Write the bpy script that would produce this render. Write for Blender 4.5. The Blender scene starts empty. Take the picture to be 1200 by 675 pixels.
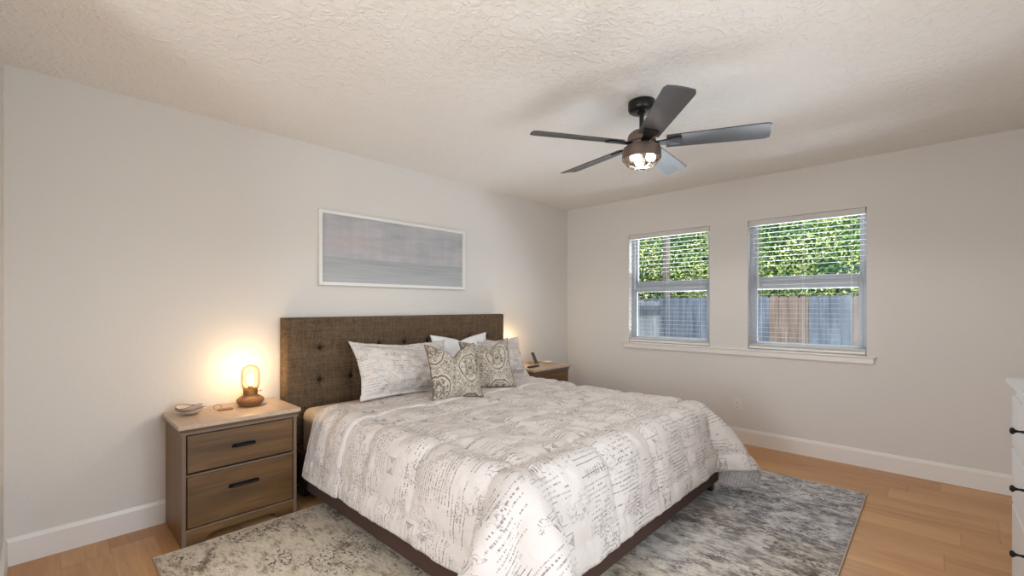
import bpy, bmesh, math, random
import numpy as np
from mathutils import Vector, Matrix, noise as mnoise

random.seed(7); rng = np.random.default_rng(7)
PI = math.pi
C = bpy.context.scene.collection
scene = bpy.context.scene

# ------------------------------------------------------------------ camera, light, exposure
cam_d = bpy.data.cameras.new('camera'); cam = bpy.data.objects.new('camera', cam_d); C.objects.link(cam)
cam.location = (-4.4585, -3.2750, 1.265)
cam.rotation_euler = (math.radians(90), 0, math.radians(43.369 - 90))
cam_d.sensor_width = 36; cam_d.lens = 522.42 / 1200 * 36
cam_d.shift_y = 21.3 / 1200; cam_d.clip_start = 0.02
scene.camera = cam

vs = scene.view_settings
vs.view_transform = 'Standard'; vs.look = 'None'; vs.gamma = 1.0; vs.use_curve_mapping = False
vs.exposure = 0.19
scene.cycles.use_denoising = True
scene.cycles.max_bounces = 10; scene.cycles.diffuse_bounces = 6; scene.cycles.transparent_max_bounces = 16
scene.cycles.sample_clamp_indirect = 6.0
scene.cycles.caustics_reflective = False; scene.cycles.caustics_refractive = False

world = bpy.data.worlds.new('world'); scene.world = world; world.use_nodes = True
wn = world.node_tree.nodes; wn.clear()
sky = wn.new('ShaderNodeTexSky'); sky.sky_type = 'NISHITA'; sky.sun_disc = False
sky.sun_elevation = math.radians(52); sky.sun_rotation = math.radians(200)
bg = wn.new('ShaderNodeBackground'); bg.inputs['Strength'].default_value = 0.17
wo = wn.new('ShaderNodeOutputWorld')
world.node_tree.links.new(sky.outputs[0], bg.inputs[0]); world.node_tree.links.new(bg.outputs[0], wo.inputs[0])

def light(name, kind, loc, energy, color=(1, 1, 1), rot=(0, 0, 0), **kw):
    d = bpy.data.lights.new(name, kind); d.energy = energy; d.color = color
    for k, v in kw.items(): setattr(d, k, v)
    o = bpy.data.objects.new(name, d); C.objects.link(o); o.location = loc; o.rotation_euler = rot
    return o
def aim(o, target):
    o.rotation_euler = (Vector(target) - o.location).to_track_quat('-Z', 'Y').to_euler()
# sun on the garden (comes over the house roof, so none of it enters the room)
sun = light('sun', 'SUN', (0, 0, 8), 5.0, (1.0, .95, .86), angle=math.radians(1.0)); aim(sun, (4.2, 3.0, 0.0))
# daylight arriving at the two windows from the open sky above the fence
for yy in (-1.268, -2.468):
    a = light('window_daylight', 'AREA', (1.15, yy, 2.75), 70, (.88, .94, 1.0), shape='RECTANGLE', size=1.5, size_y=1.1)
    aim(a, (-0.6, yy, 1.25))
# unseen fill lamps added low outside the windows, standing in for ground bounce
for yy in (-1.268, -2.468):
    a = light('ground_fill', 'AREA', (1.25, yy, .25), 190, (.88, .94, 1.0), shape='RECTANGLE', size=1.4, size_y=.9)
    aim(a, (-1.0, yy, 2.3))
# added fill lamp behind the camera, shining through an added patio door
a = light('patio_fill', 'AREA', (-3.45, -4.55, 1.35), 62, (.88, .94, 1.0), shape='RECTANGLE', size=1.5, size_y=1.9)
aim(a, (-3.0, 0, 1.5))

# added fill lamp left of the camera, shining through an added alcove doorway
a = light('hall_fill', 'AREA', (-6.45, -2.55, 1.3), 74, (.88, .94, 1.0), shape='RECTANGLE', size=1.3, size_y=2.0)
aim(a, (0, -2.3, 1.2))

# ------------------------------------------------------------------ helpers: objects
def link(name, me, mat=None, parent=None):
    o = bpy.data.objects.new(name, me); C.objects.link(o)
    if mat is not None:
        for m in (mat if isinstance(mat, (list, tuple)) else [mat]): me.materials.append(m)
    if parent is not None: o.parent = parent
    return o
def obj(name, bm, mat=None, parent=None, smooth=False, angle=None):
    me = bpy.data.meshes.new(name); bmesh.ops.recalc_face_normals(bm, faces=bm.faces[:]); bm.to_mesh(me); bm.free()
    if smooth:
        me.polygons.foreach_set('use_smooth', [True] * len(me.polygons))
        if angle: me.set_sharp_from_angle(angle=math.radians(angle))
    return link(name, me, mat, parent)
def thing(name, label, cat, loc=(0, 0, 0), rz=0, group=None):
    o = bpy.data.objects.new(name, None); C.objects.link(o); o.location = loc; o.rotation_euler = (0, 0, rz)
    o.empty_display_size = .05
    return tag(o, label, cat, group)
def tag(o, label, cat, group=None):
    o['label'] = label; o['category'] = cat
    if group: o['group'] = group
    return o
def struct(name, bm, mat, parent=None, **k):
    o = obj(name, bm, mat, parent, **k); o['kind'] = 'structure'; return o
def copy_tree(o, parent=None):
    c = o.copy(); C.objects.link(c)
    if parent is not None: c.parent = parent
    for ch in list(o.children): copy_tree(ch, c)
    return c
def B(): return bmesh.new()
def box(bm, x0, x1, y0, y1, z0, z1, bev=0, seg=2, mi=0):
    r = bmesh.ops.create_cube(bm, size=1)
    vs_ = r['verts']
    for v in vs_: v.co = Vector((x0 + (v.co.x + .5) * (x1 - x0), y0 + (v.co.y + .5) * (y1 - y0), z0 + (v.co.z + .5) * (z1 - z0)))
    fs = {f for v in vs_ for f in v.link_faces}
    for f in fs: f.material_index = mi
    if bev:
        es = list({e for v in vs_ for e in v.link_edges})
        bmesh.ops.bevel(bm, geom=es, offset=bev, segments=seg, profile=.5, affect='EDGES')
    return bm
def lathe(bm, prof, cx=0, cy=0, seg=40, mi=0, cap=True):
    rings = []
    for (r, z) in prof:
        if r < 1e-5: rings.append([bm.verts.new((cx, cy, z))])
        else: rings.append([bm.verts.new((cx + r * math.cos(2 * PI * k / seg), cy + r * math.sin(2 * PI * k / seg), z)) for k in range(seg)])
    for a_, b_ in zip(rings, rings[1:]):
        for k in range(seg):
            k2 = (k + 1) % seg
            if len(a_) == 1 and len(b_) == 1: continue
            if len(a_) == 1: f = bm.faces.new((a_[0], b_[k], b_[k2]))
            elif len(b_) == 1: f = bm.faces.new((a_[k], a_[k2], b_[0]))
            else: f = bm.faces.new((a_[k], a_[k2], b_[k2], b_[k]))
            f.material_index = mi
    return bm
def tube(bm, pts, r, seg=8, closed=False):
    pts = [Vector(p) for p in pts]; n = len(pts); rings = []
    up = Vector((0, 0, 1))
    for i, p in enumerate(pts):
        if closed: t = pts[(i + 1) % n] - pts[i - 1]
        else: t = pts[min(i + 1, n - 1)] - pts[max(i - 1, 0)]
        t.normalize()
        u = up if abs(t.dot(up)) < .95 else Vector((1, 0, 0))
        s = t.cross(u).normalized(); w = s.cross(t).normalized()
        rr = r[i] if isinstance(r, (list, tuple)) else r
        rings.append([bm.verts.new(p + s * rr * math.cos(2 * PI * k / seg) + w * rr * math.sin(2 * PI * k / seg)) for k in range(seg)])
    m = n if closed else n - 1
    for i in range(m):
        a_, b_ = rings[i], rings[(i + 1) % n]
        for k in range(seg): bm.faces.new((a_[k], a_[(k + 1) % seg], b_[(k + 1) % seg], b_[k]))
    if not closed:
        bm.faces.new(rings[0][::-1]); bm.faces.new(rings[-1])
    return bm
def prism(bm, pts, axis, a0, a1, mi=0):
    # extrude a 2-D outline along axis ('x': pts=(y,z), 'y': pts=(x,z), 'z': pts=(x,y))
    def P(p, a_): return {'x': (a_, p[0], p[1]), 'y': (p[0], a_, p[1]), 'z': (p[0], p[1], a_)}[axis]
    lo = [bm.verts.new(P(p, a0)) for p in pts]; hi = [bm.verts.new(P(p, a1)) for p in pts]
    fs = [bm.faces.new(lo[::-1]), bm.faces.new(hi)]
    n = len(pts)
    for i in range(n): fs.append(bm.faces.new((lo[i], lo[(i + 1) % n], hi[(i + 1) % n], hi[i])))
    for f in fs: f.material_index = mi
    return bm
def grid_mesh(name, P, uv=None, smooth=True, closed_u=False):
    # P: (m, n, 3) array -> mesh
    m, n = P.shape[:2]; me = bpy.data.meshes.new(name)
    idx = np.arange(m * n).reshape(m, n)
    a_, b_, c_, d_ = idx[:-1, :-1], idx[1:, :-1], idx[1:, 1:], idx[:-1, 1:]
    F = np.stack([a_, b_, c_, d_], -1).reshape(-1, 4)
    me.vertices.add(m * n); me.vertices.foreach_set('co', P.reshape(-1).astype(np.float32))
    me.loops.add(F.size); me.loops.foreach_set('vertex_index', F.reshape(-1).astype(np.int32))
    me.polygons.add(len(F)); me.polygons.foreach_set('loop_start', (np.arange(len(F)) * 4).astype(np.int32))
    me.polygons.foreach_set('loop_total', np.full(len(F), 4, np.int32))
    if uv is not None:
        l = me.uv_layers.new(name='UVMap'); l.data.foreach_set('uv', uv.reshape(-1, 2)[F.reshape(-1)].reshape(-1).astype(np.float32))
    me.update(calc_edges=True); me.validate()
    if smooth: me.polygons.foreach_set('use_smooth', [True] * len(me.polygons))
    return me

# ------------------------------------------------------------------ helpers: node materials
class X:
    """socket wrapper: arithmetic on it builds Math nodes"""
    nt = None
    def __init__(s, v): s.v = v
    @staticmethod
    def m(op, *a, clamp=False):
        n = X.nt.nodes.new('ShaderNodeMath'); n.operation = op; n.use_clamp = clamp
        for i, q in enumerate(a):
            q = q.v if isinstance(q, X) else q
            if isinstance(q, (int, float)): n.inputs[i].default_value = q
            else: X.nt.links.new(q, n.inputs[i])
        return X(n.outputs[0])
    def __add__(s, o): return X.m('ADD', s, o)
    __radd__ = __add__
    def __sub__(s, o): return X.m('SUBTRACT', s, o)
    def __rsub__(s, o): return X.m('SUBTRACT', o, s)
    def __mul__(s, o): return X.m('MULTIPLY', s, o)
    __rmul__ = __mul__
    def __truediv__(s, o): return X.m('DIVIDE', s, o)
    def floor(s): return X.m('FLOOR', s)
    def fract(s): return X.m('FRACT', s)
    def abs(s): return X.m('ABSOLUTE', s)
    def sin(s): return X.m('SINE', s)
    def gt(s, o): return X.m('GREATER_THAN', s, o)
    def lt(s, o): return X.m('LESS_THAN', s, o)
    def max(s, o): return X.m('MAXIMUM', s, o)
    def min(s, o): return X.m('MINIMUM', s, o)
    def pow(s, o): return X.m('POWER', s, o)
    def ss(s, a_, b_):
        n = X.nt.nodes.new('ShaderNodeMapRange'); n.interpolation_type = 'SMOOTHSTEP'
        X.nt.links.new(s.v, n.inputs[0]); n.inputs[1].default_value = a_; n.inputs[2].default_value = b_
        return X(n.outputs[0])
def vec(x=0, y=0, z=0):
    n = X.nt.nodes.new('ShaderNodeCombineXYZ')
    for i, q in enumerate((x, y, z)):
        if isinstance(q, X): X.nt.links.new(q.v, n.inputs[i])
        else: n.inputs[i].default_value = q
    return n.outputs[0]
def coords(kind='Object'):
    n = X.nt.nodes.new('ShaderNodeTexCoord'); s = X.nt.nodes.new('ShaderNodeSeparateXYZ')
    X.nt.links.new(n.outputs[kind], s.inputs[0]); return X(s.outputs[0]), X(s.outputs[1]), X(s.outputs[2])
def geo_pos():
    n = X.nt.nodes.new('ShaderNodeNewGeometry'); s = X.nt.nodes.new('ShaderNodeSeparateXYZ')
    X.nt.links.new(n.outputs['Position'], s.inputs[0]); return X(s.outputs[0]), X(s.outputs[1]), X(s.outputs[2])
def noise(v, scale=5, detail=2, rough=.5, dist=0):
    n = X.nt.nodes.new('ShaderNodeTexNoise'); n.inputs['Scale'].default_value = scale; n.inputs['Detail'].default_value = detail
    n.inputs['Roughness'].default_value = rough; n.inputs['Distortion'].default_value = dist
    if v is not None: X.nt.links.new(v, n.inputs['Vector'])
    return X(n.outputs[0])
def wnoise(v):
    n = X.nt.nodes.new('ShaderNodeTexWhiteNoise'); n.noise_dimensions = '3D'; X.nt.links.new(v, n.inputs['Vector']); return X(n.outputs[0])
def voro(v, scale=5, feature='F1', rand=1):
    n = X.nt.nodes.new('ShaderNodeTexVoronoi'); n.feature = feature; n.inputs['Scale'].default_value = scale
    n.inputs['Randomness'].default_value = rand; X.nt.links.new(v, n.inputs['Vector']); return X(n.outputs['Distance'])
def mixc(f, a_, b_):
    n = X.nt.nodes.new('ShaderNodeMix'); n.data_type = 'RGBA'
    for i, q in ((0, f), (6, a_), (7, b_)):
        if isinstance(q, X): X.nt.links.new(q.v, n.inputs[i])
        elif isinstance(q, (int, float)): n.inputs[i].default_value = q
        elif isinstance(q, tuple): n.inputs[i].default_value = (*q, 1) if len(q) == 3 else q
        else: X.nt.links.new(q, n.inputs[i])
    return n.outputs[2]
def ramp(f, stops):
    n = X.nt.nodes.new('ShaderNodeValToRGB'); X.nt.links.new(f.v, n.inputs[0]); e = n.color_ramp.elements
    while len(e) < len(stops): e.new(.5)
    for q, (p, c) in zip(e, stops): q.position = p; q.color = (*c, 1)
    return n.outputs[0]
def bump(h, strength=.3, dist=.01):
    n = X.nt.nodes.new('ShaderNodeBump'); n.inputs['Strength'].default_value = strength; n.inputs['Distance'].default_value = dist
    X.nt.links.new(h.v, n.inputs['Height']); return n.outputs[0]
def srgb(r, g, b):
    return tuple((c / 255 / 12.92) if c / 255 <= .04045 else ((c / 255 + .055) / 1.055) ** 2.4 for c in (r, g, b))
def mat(name, color=(.8, .8, .8), rough=.5, metal=0, fn=None, **kw):
    m = bpy.data.materials.new(name); m.use_nodes = True; nt = m.node_tree; b = nt.nodes['Principled BSDF']
    b.inputs['Base Color'].default_value = (*color, 1); b.inputs['Roughness'].default_value = rough; b.inputs['Metallic'].default_value = metal
    for k, v in kw.items(): b.inputs[k].default_value = v
    X.nt = nt
    if fn:
        r = fn()
        for k, v in r.items():
            nt.links.new(v.v if isinstance(v, X) else v, b.inputs[k])
    return m

def f_wall():
    x, y, z = geo_pos(); v = vec(x, y, z)
    h = noise(v, 38, 3, .55) + noise(v, 9, 2) * .8
    return {'Normal': bump(h, .16, .006)}
M = {}
M['wall'] = mat('wall_paint', srgb(214, 210, 205), .62, fn=f_wall)
def f_ceil():
    x, y, z = geo_pos(); v = vec(x, y, z)
    n1 = noise(v, 24, 3, .55, .8); h = n1.ss(.46, .60)
    h = h * .8 + noise(v, 60, 2) * .35
    return {'Normal': bump(h, .42, .009)}
M['ceiling'] = mat('ceiling_texture', srgb(232, 229, 225), .8, fn=f_ceil)
M['trim'] = mat('trim_paint', srgb(226, 222, 217), .35)
M['white_vinyl'] = mat('white_vinyl', srgb(168, 171, 178), .4)
M['blind'] = mat('blind_slat', srgb(152, 150, 146), .45)
M['valance'] = mat('valance', srgb(206, 203, 199), .6)
M['cord'] = mat('cord', srgb(232, 232, 228), .6)

def f_floor():
    x, y, z = geo_pos()
    W, L = .181, 1.22
    col = ((x + 10) / W); ci = col.floor()
    off = wnoise(vec(ci, 3.0, 0)) * L
    row = (y + 20 + off) / L; ri = row.floor()
    r1 = wnoise(vec(ci, ri, 1.0)); r2 = wnoise(vec(ci, ri, 7.0))
    gv = vec(x * 9 + r1 * 40, y * .9 + r2 * 30, 0)
    g = noise(gv, 2.2, 5, .6, .8)
    fine = noise(vec(x * 60, y * 3 + r1 * 9, 0), 2, 3)
    big = noise(vec(x * 4 + r2 * 20, y * .6, 0), 1.2, 2)
    t = g * .5 + fine * .16 + big * .24 + r1 * .26 - .08
    c = ramp(t, [(.10, srgb(146, 100, 60)), (.38, srgb(182, 132, 84)), (.6, srgb(204, 157, 107)), (.9, srgb(220, 180, 134))])
    fx = col.fract(); fy = row.fract()
    ex = fx.min(1 - fx); ey = fy.min(1 - fy)
    seam = ex.lt(.006).max(ey.lt(.0016))
    c = mixc(seam * .35, c, srgb(92, 60, 36))
    return {'Base Color': c, 'Roughness': .30 + g * .16, 'Normal': bump(g * .3 + fine * .4 - seam * 1.5, .12, .002)}
M['floor'] = mat('oak_planks', fn=f_floor)

def wood(name, dark, mid, light_, axis='x', rough=.42):
    def f():
        x, y, z = coords('Object')
        if axis == 'z': v = vec(x * 7 + 3, y * 7, z * .8); fv = vec(x * 55, y * 55, z * 2.2)
        elif axis == 'x': v = vec(x * .9, y * 6, z * 7 + 1.3); fv = vec(x * 2.5, y * 50, z * 60)
        else: v = vec(x * 7, y * .9, z * 7); fv = vec(x * 55, y * 2.5, z * 55)
        g = noise(v, 1.6, 4, .6, 1.1); fn_ = noise(fv, 1.6, 3, .6)
        t = g * .75 + fn_ * .25
        return {'Base Color': ramp(t, [(.32, dark), (.5, mid), (.68, light_)]), 'Normal': bump(fn_, .12, .002)}
    return mat(name, rough=rough, fn=f)
M['ns_side'] = wood('nightstand_oak_vertical', srgb(92, 64, 32), srgb(116, 84, 45), srgb(134, 100, 58), 'z')
M['ns_front'] = wood('nightstand_oak_horizontal', srgb(66, 43, 20), srgb(90, 63, 32), srgb(110, 79, 43), 'x')
M['ns_top'] = wood('nightstand_top_oak', srgb(164, 142, 120), srgb(178, 157, 136), srgb(188, 168, 148), 'y', .36)
M['ns_edge'] = mat('nightstand_edge', srgb(108, 88, 72), .45)
M['ns_dark'] = mat('nightstand_shadow_gap', srgb(50, 38, 32), .7)
M['black_metal'] = mat('black_metal', srgb(28, 25, 24), .38, .7)

def f_tweed():
    x, y, z = coords('Object')
    a_ = noise(vec(x * 260, y * 30, z * 30), 1, 2); b_ = noise(vec(x * 30, y * 30, z * 260), 1, 2)
    s = noise(vec(x * 90, y * 20, z * 7), 1, 2) * .5 + noise(vec(x * 7, y * 20, z * 90), 1, 2) * .5
    t = a_ * .3 + b_ * .3 + s * .4
    return {'Base Color': ramp(t, [(.36, srgb(54, 41, 29)), (.5, srgb(88, 70, 51)), (.66, srgb(122, 101, 77))]), 'Normal': bump(a_ + b_, .5, .003)}
M['tweed'] = mat('brown_tweed', rough=.9, fn=f_tweed)
M['tweed_dark'] = mat('brown_tweed_button', srgb(34, 24, 19), .95)
M['rail_fabric'] = mat('rail_fabric', srgb(64, 42, 33), .9)
M['leg'] = mat('dark_leg', srgb(30, 22, 20), .35)
M['sheet'] = mat('cream_sheet', srgb(208, 190, 174), .85)
M['white_cotton'] = mat('white_cotton', srgb(218, 217, 218), .85)

def script_print(kind='UV', base=srgb(204, 196, 190), ink=srgb(92, 85, 84), k=1.0):
    """rows of small illegible script, rules, barred words and crossed boxes, as on the bedding"""
    def f():
        u, v, _ = coords(kind)
        u = u * k; v = v * k
        # rows run along u
        rh = .0185
        row = v / rh; ri = row.floor(); fr = row.fract()
        # blocks of rows
        bi = (v / .102 + noise(vec(u * .6, 0, 0), 1, 1) * .0).floor()
        shift = wnoise(vec(bi, 11.0, 0))
        cu = u / .27 + shift * 3; ci = cu.floor(); cf = cu.fract()
        r = wnoise(vec(ci, bi, 2.0)); r2 = wnoise(vec(ci, bi, 5.0)); r3 = wnoise(vec(ci, ri, 9.0))
        # small text
        lt = noise(vec(u * 210, ri * 7.3, 0), 1, 1).gt(.5)
        wd = noise(vec(u * 38, ri * 3.7, 4), 1, 1).gt(.40)
        hv = noise(vec(u * 320, v * 260, 0), 1, 1)
        band = (fr.gt(.34) * fr.lt(.68))
        start = cf.gt(r3 * .25) * cf.lt(.55 + r3 * .45)
        text = lt * wd * band * start * r.lt(.60) * hv.gt(.36)
        # rules
        rule = ((fr - .5).abs().lt(.065)) * r3.lt(.42) * r.gt(.30) * r.lt(.76) * noise(vec(u * 60, ri, 1), 1, 1).gt(.40) * (cf.gt(r2 * .4) * cf.lt(.5 + r3))
        # barred word: tall strokes in the block middle
        bf = (v / .102).fract()
        bars = (bf.gt(.30) * bf.lt(.58)) * r.gt(.70) * r.lt(.84) * cf.gt(.15) * cf.lt(.7) * (noise(vec(u * 165, bi, 0), 1, 1).gt(.52)) * noise(vec(u * 200, v * 90, 3), 1, 1).gt(.42)
        # crossed box
        a_ = (cf - .45) * .27; b_ = (bf - .5) * .102
        inb = a_.abs().lt(.034) * b_.abs().lt(.027)
        d1 = (a_ * .8 - b_).abs(); d2 = (a_ * .8 + b_).abs()
        cross = inb * (d1.lt(.0032).max(d2.lt(.0032)))
        tri = inb * (b_.abs().lt(a_.abs() * .8)) * noise(vec(u * 90, v * 420, 0), 1, 1).gt(.46) * .75
        edge = a_.abs().lt(.037) * b_.abs().lt(.03) * (1 - a_.abs().lt(.034) * b_.abs().lt(.027)) * .8
        xb = (tri * (1 - cross)).max(edge) * r.gt(.86)
        # cursive scribbles
        sc = noise(vec(u * 26, v * 26, 8), 1, 2, .5, 1.5)
        scr = (sc - .5).abs().lt(.016) * noise(vec(u * 7, v * 9, 2), 1, 1).gt(.54)
        ink_m = (text * .85).max(rule).max(bars).max(xb).max(scr * .8)
        wear = .45 + noise(vec(u * 9, v * 9, 1), 1, 2) * .8
        fac = X.m('MULTIPLY', ink_m, wear, clamp=True)
        c = mixc(fac, base, ink)
        return {'Base Color': c, 'Normal': bump(noise(vec(u * 30, v * 22, 3), 1, 4, .65, .5), .55, .012)}
    return f
M['bedding'] = mat('script_print_cotton', rough=.88, fn=script_print())
M['sham'] = mat('script_print_sham', rough=.88, fn=script_print(ink=srgb(122, 114, 110)))

def f_damask():
    u, v, _ = coords('UV')     # metres; mirrored motifs in half-drop columns
    U = u / .25; sh = (U + .5).floor()
    au = ((U + .5).fract() - .5).abs() * .25
    fv = ((v / .30 + sh * .5 + .15).fract() - .5) * .30
    wob = noise(vec(au * 22, fv * 22, sh), 1, 1) - .5
    e = X.m('SQRT', (au / .088).pow(2) + ((fv - au * .35) / .115).pow(2)) + wob * .18
    ring = (e - .80).abs().lt(.045).max((e - 1.02).abs().lt(.055))
    mo = (e - .91).abs().lt(.06)                       # taupe channel between the two lines
    n1 = noise(vec(au * 24, fv * 24, 3 + sh), 1, 1.5, .5, 1.6)
    n2 = noise(vec(au * 48, fv * 48, 9), 1, 1, .5, .6)
    scroll = (n1 - .5).abs().lt(.05).max((n1 - .68).abs().lt(.04)).max((n1 - .34).abs().lt(.035))
    blob = n2.gt(.63)
    inside = e.lt(.74)
    petals = ((n1 - .5).abs().gt(.045)) * n2.gt(.42)
    cream = inside * petals + (1 - inside) * scroll.max(blob)
    cream = X.m('MULTIPLY', cream.max(ring), 1 - mo * (1 - ring), clamp=True)
    w = noise(vec(u * 700, v * 700, 0), 1, 1)
    c = mixc(cream * .85, srgb(104, 93, 78), srgb(200, 191, 177))
    return {'Base Color': mixc(w * .25, c, srgb(170, 160, 146)), 'Normal': bump(w, .3, .002)}
M['damask'] = mat('grey_damask', rough=.85, fn=f_damask)
M['piping'] = mat('damask_piping', srgb(98, 82, 68), .85)

def f_rug():
    x, y, z = coords('Object')
    big = noise(vec(x * 1.0, y * .8, 0), 1.6, 3, .55, .6)
    med = noise(vec(x * 1.3, y * .75, 5), 11, 5, .68, .4)
    streak = noise(vec(x * 60, y * 16, 2), 1, 4, .75)
    speck = noise(vec(x * 60, y * 42, 8), 1, 2, .6)
    t = med * .62 + big * .25 + streak * .5 - .15
    side = (x * .45 + (big - .5) * 1.0 + .42).ss(0, 1)  # beige-to-grey grading along x, partly lamp warmth painted into the pile colour
    t = t - side * .035
    warm = ramp(t, [(.36, srgb(108, 94, 80)), (.45, srgb(148, 132, 112)), (.50, srgb(186, 170, 148)), (.55, srgb(208, 194, 172)), (.72, srgb(222, 210, 190))])
    cool = ramp(t, [(.37, srgb(92, 91, 94)), (.46, srgb(134, 132, 134)), (.51, srgb(168, 166, 167)), (.57, srgb(198, 195, 192)), (.72, srgb(222, 219, 215))])
    c = mixc(side, warm, cool)
    dk = (speck.gt(.52)) * (noise(vec(x * 1.6, y * 1.1, 9), 4.4, 4, .66).ss(.47, .56)) * streak.ss(.42, .56)
    c = mixc(dk * .9, c, srgb(62, 56, 56))
    return {'Base Color': c, 'Normal': bump(streak + speck, .6, .006)}
M['rug'] = mat('distressed_rug', rough=.95, fn=f_rug)
M['binding'] = mat('rug_binding', srgb(186, 172, 158), .9)

def f_print():
    x, y, z = coords('Object')      # x along the picture, z up, origin at centre; half height .26
    cl = noise(vec(x * 1.6, 0, z * 7), 1.5, 4, .6, .5)
    vst = noise(vec(x * 12, 0, z * 1.0), 1, 3)
    hz = z + .065
    sea = hz.lt(0)
    skyc = ramp(cl * .75 + vst * .3 - .02, [(.3, srgb(156, 157, 163)), (.5, srgb(174, 174, 178)), (.65, srgb(188, 186, 188)), (.8, srgb(202, 202, 203))])
    pink = (1 - ((z - .06).abs() * 13).min(1)) * (1 - ((x + .42).abs() * 2.2).min(1))
    skyc = mixc(pink * .6, skyc, srgb(198, 182, 181))
    wv = noise(vec(x * 1.8, 0, z * 60), 1.2, 3)
    seac = ramp(wv * .8 + (hz.abs() * 1.4), [(.2, srgb(146, 150, 155)), (.5, srgb(166, 169, 173)), (.9, srgb(184, 186, 188))])
    return {'Base Color': mixc(sea, skyc, seac)}
M['sea_print'] = mat('seascape_print', rough=.35, fn=f_print)
M['frame_white'] = mat('frame_white', srgb(226, 226, 222), .4)

def glass_mat(name, tint=(1, 1, 1), refl=.08):
    m = bpy.data.materials.new(name); m.use_nodes = True; nt = m.node_tree; nt.nodes.clear()
    o = nt.nodes.new('ShaderNodeOutputMaterial'); t = nt.nodes.new('ShaderNodeBsdfTransparent'); g = nt.nodes.new('ShaderNodeBsdfGlossy')
    g.inputs['Roughness'].default_value = .02; t.inputs[0].default_value = (*tint, 1); mx = nt.nodes.new('ShaderNodeMixShader')
    f = nt.nodes.new('ShaderNodeLayerWeight'); f.inputs[0].default_value = .25
    mm = nt.nodes.new('ShaderNodeMath'); mm.operation = 'MULTIPLY'; mm.inputs[1].default_value = refl * 6
    nt.links.new(f.outputs['Fresnel'], mm.inputs[0]); nt.links.new(mm.outputs[0], mx.inputs[0])
    nt.links.new(t.outputs[0], mx.inputs[1]); nt.links.new(g.outputs[0], mx.inputs[2]); nt.links.new(mx.outputs[0], o.inputs[0])
    return m
M['glass'] = glass_mat('window_glass', (.97, .99, 1.0), .05)
M['lamp_glass'] = glass_mat('lamp_glass', (1, .93, .80), .10)
def emit(name, color, strength):
    m = bpy.data.materials.new(name); m.use_nodes = True; b = m.node_tree.nodes['Principled BSDF']
    b.inputs['Base Color'].default_value = (*color, 1); b.inputs['Emission Color'].default_value = (*color, 1); b.inputs['Emission Strength'].default_value = strength
    return m
M['bulb_warm'] = emit('warm_bulb', (1, .70, .34), 14)
M['bulb_fan'] = emit('fan_bulb', (1, .90, .78), 2.6)
M['terracotta'] = wood('lamp_base_wood', srgb(120, 78, 44), srgb(148, 100, 60), srgb(168, 120, 76), 'x', .5)
M['brass'] = mat('aged_brass', srgb(150, 108, 62), .45, .6)
M['dish'] = mat('ceramic_dish', srgb(214, 200, 188), .4)
M['dish_rim'] = mat('dish_rim', srgb(120, 84, 70), .4)
M['fob'] = wood('wooden_block', srgb(120, 82, 50), srgb(150, 108, 70), srgb(168, 126, 86), 'x')
M['dark_plastic'] = mat('dark_plastic', srgb(40, 34, 34), .35)
M['phone'] = mat('phone_back', srgb(72, 68, 70), .45)
M['bronze'] = mat('fan_bronze', srgb(112, 96, 86), .42, .4)
M['fan_black'] = mat('fan_black', srgb(22, 20, 20), .35, .3)
M['blade'] = mat('fan_blade', srgb(70, 70, 72), .42, 0)
M['cage'] = mat('cage_chrome', srgb(128, 116, 106), .25, .9)
M['dresser'] = mat('dresser_white', srgb(218, 220, 222), .35)
M['dresser_gap'] = mat('dresser_gap', srgb(120, 118, 116), .7)
M['outlet'] = mat('outlet_plastic', srgb(224, 218, 212), .35)
M['outlet_slot'] = mat('outlet_slot', srgb(90, 84, 80), .6)
# garden
def board_mat(name, a_, b_, c_):
    def f():
        x, y, z = geo_pos(); g = noise(vec(x * 20, y * 28, z * 1.6), 1, 4, .65); n = noise(vec(x * 5, y * 7, z * 2), 1, 2)
        return {'Base Color': ramp(g * .7 + n * .3, [(.33, a_), (.5, b_), (.67, c_)])}
    return mat(name, rough=.9, fn=f)
M['fence_grey'] = board_mat('fence_grey', srgb(66, 73, 86), srgb(92, 101, 116), srgb(118, 127, 142))
M['fence_new'] = board_mat('fence_cedar', srgb(92, 78, 72), srgb(118, 102, 95), srgb(140, 125, 116))
M['fence_pale'] = board_mat('fence_pale', srgb(104, 107, 114), srgb(134, 139, 147), srgb(164, 168, 175))
def f_leaf():
    n = X.nt.nodes.new('ShaderNodeAttribute'); n.attribute_name = 'tone'; t = X(n.outputs['Fac'])
    return {'Base Color': ramp(t, [(0, srgb(66, 112, 80)), (.3, srgb(132, 176, 108)), (.6, srgb(212, 228, 124)), (1, srgb(255, 253, 200))])}
M['leaf'] = mat('leaves', rough=.6, fn=f_leaf)
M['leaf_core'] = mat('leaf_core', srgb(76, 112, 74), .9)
M['bark'] = board_mat('bark', srgb(70, 66, 62), srgb(112, 106, 100), srgb(144, 138, 130))
def f_ground():
    x, y, z = geo_pos(); n = noise(vec(x, y, 0), 6, 5, .7)
    return {'Base Color': ramp(n, [(.3, srgb(60, 66, 44)), (.5, srgb(84, 96, 58)), (.7, srgb(120, 116, 88))])}
M['ground'] = mat('lawn', rough=.95, fn=f_ground)
M['brick'] = mat('exterior_wall', srgb(168, 160, 150), .9)

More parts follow.
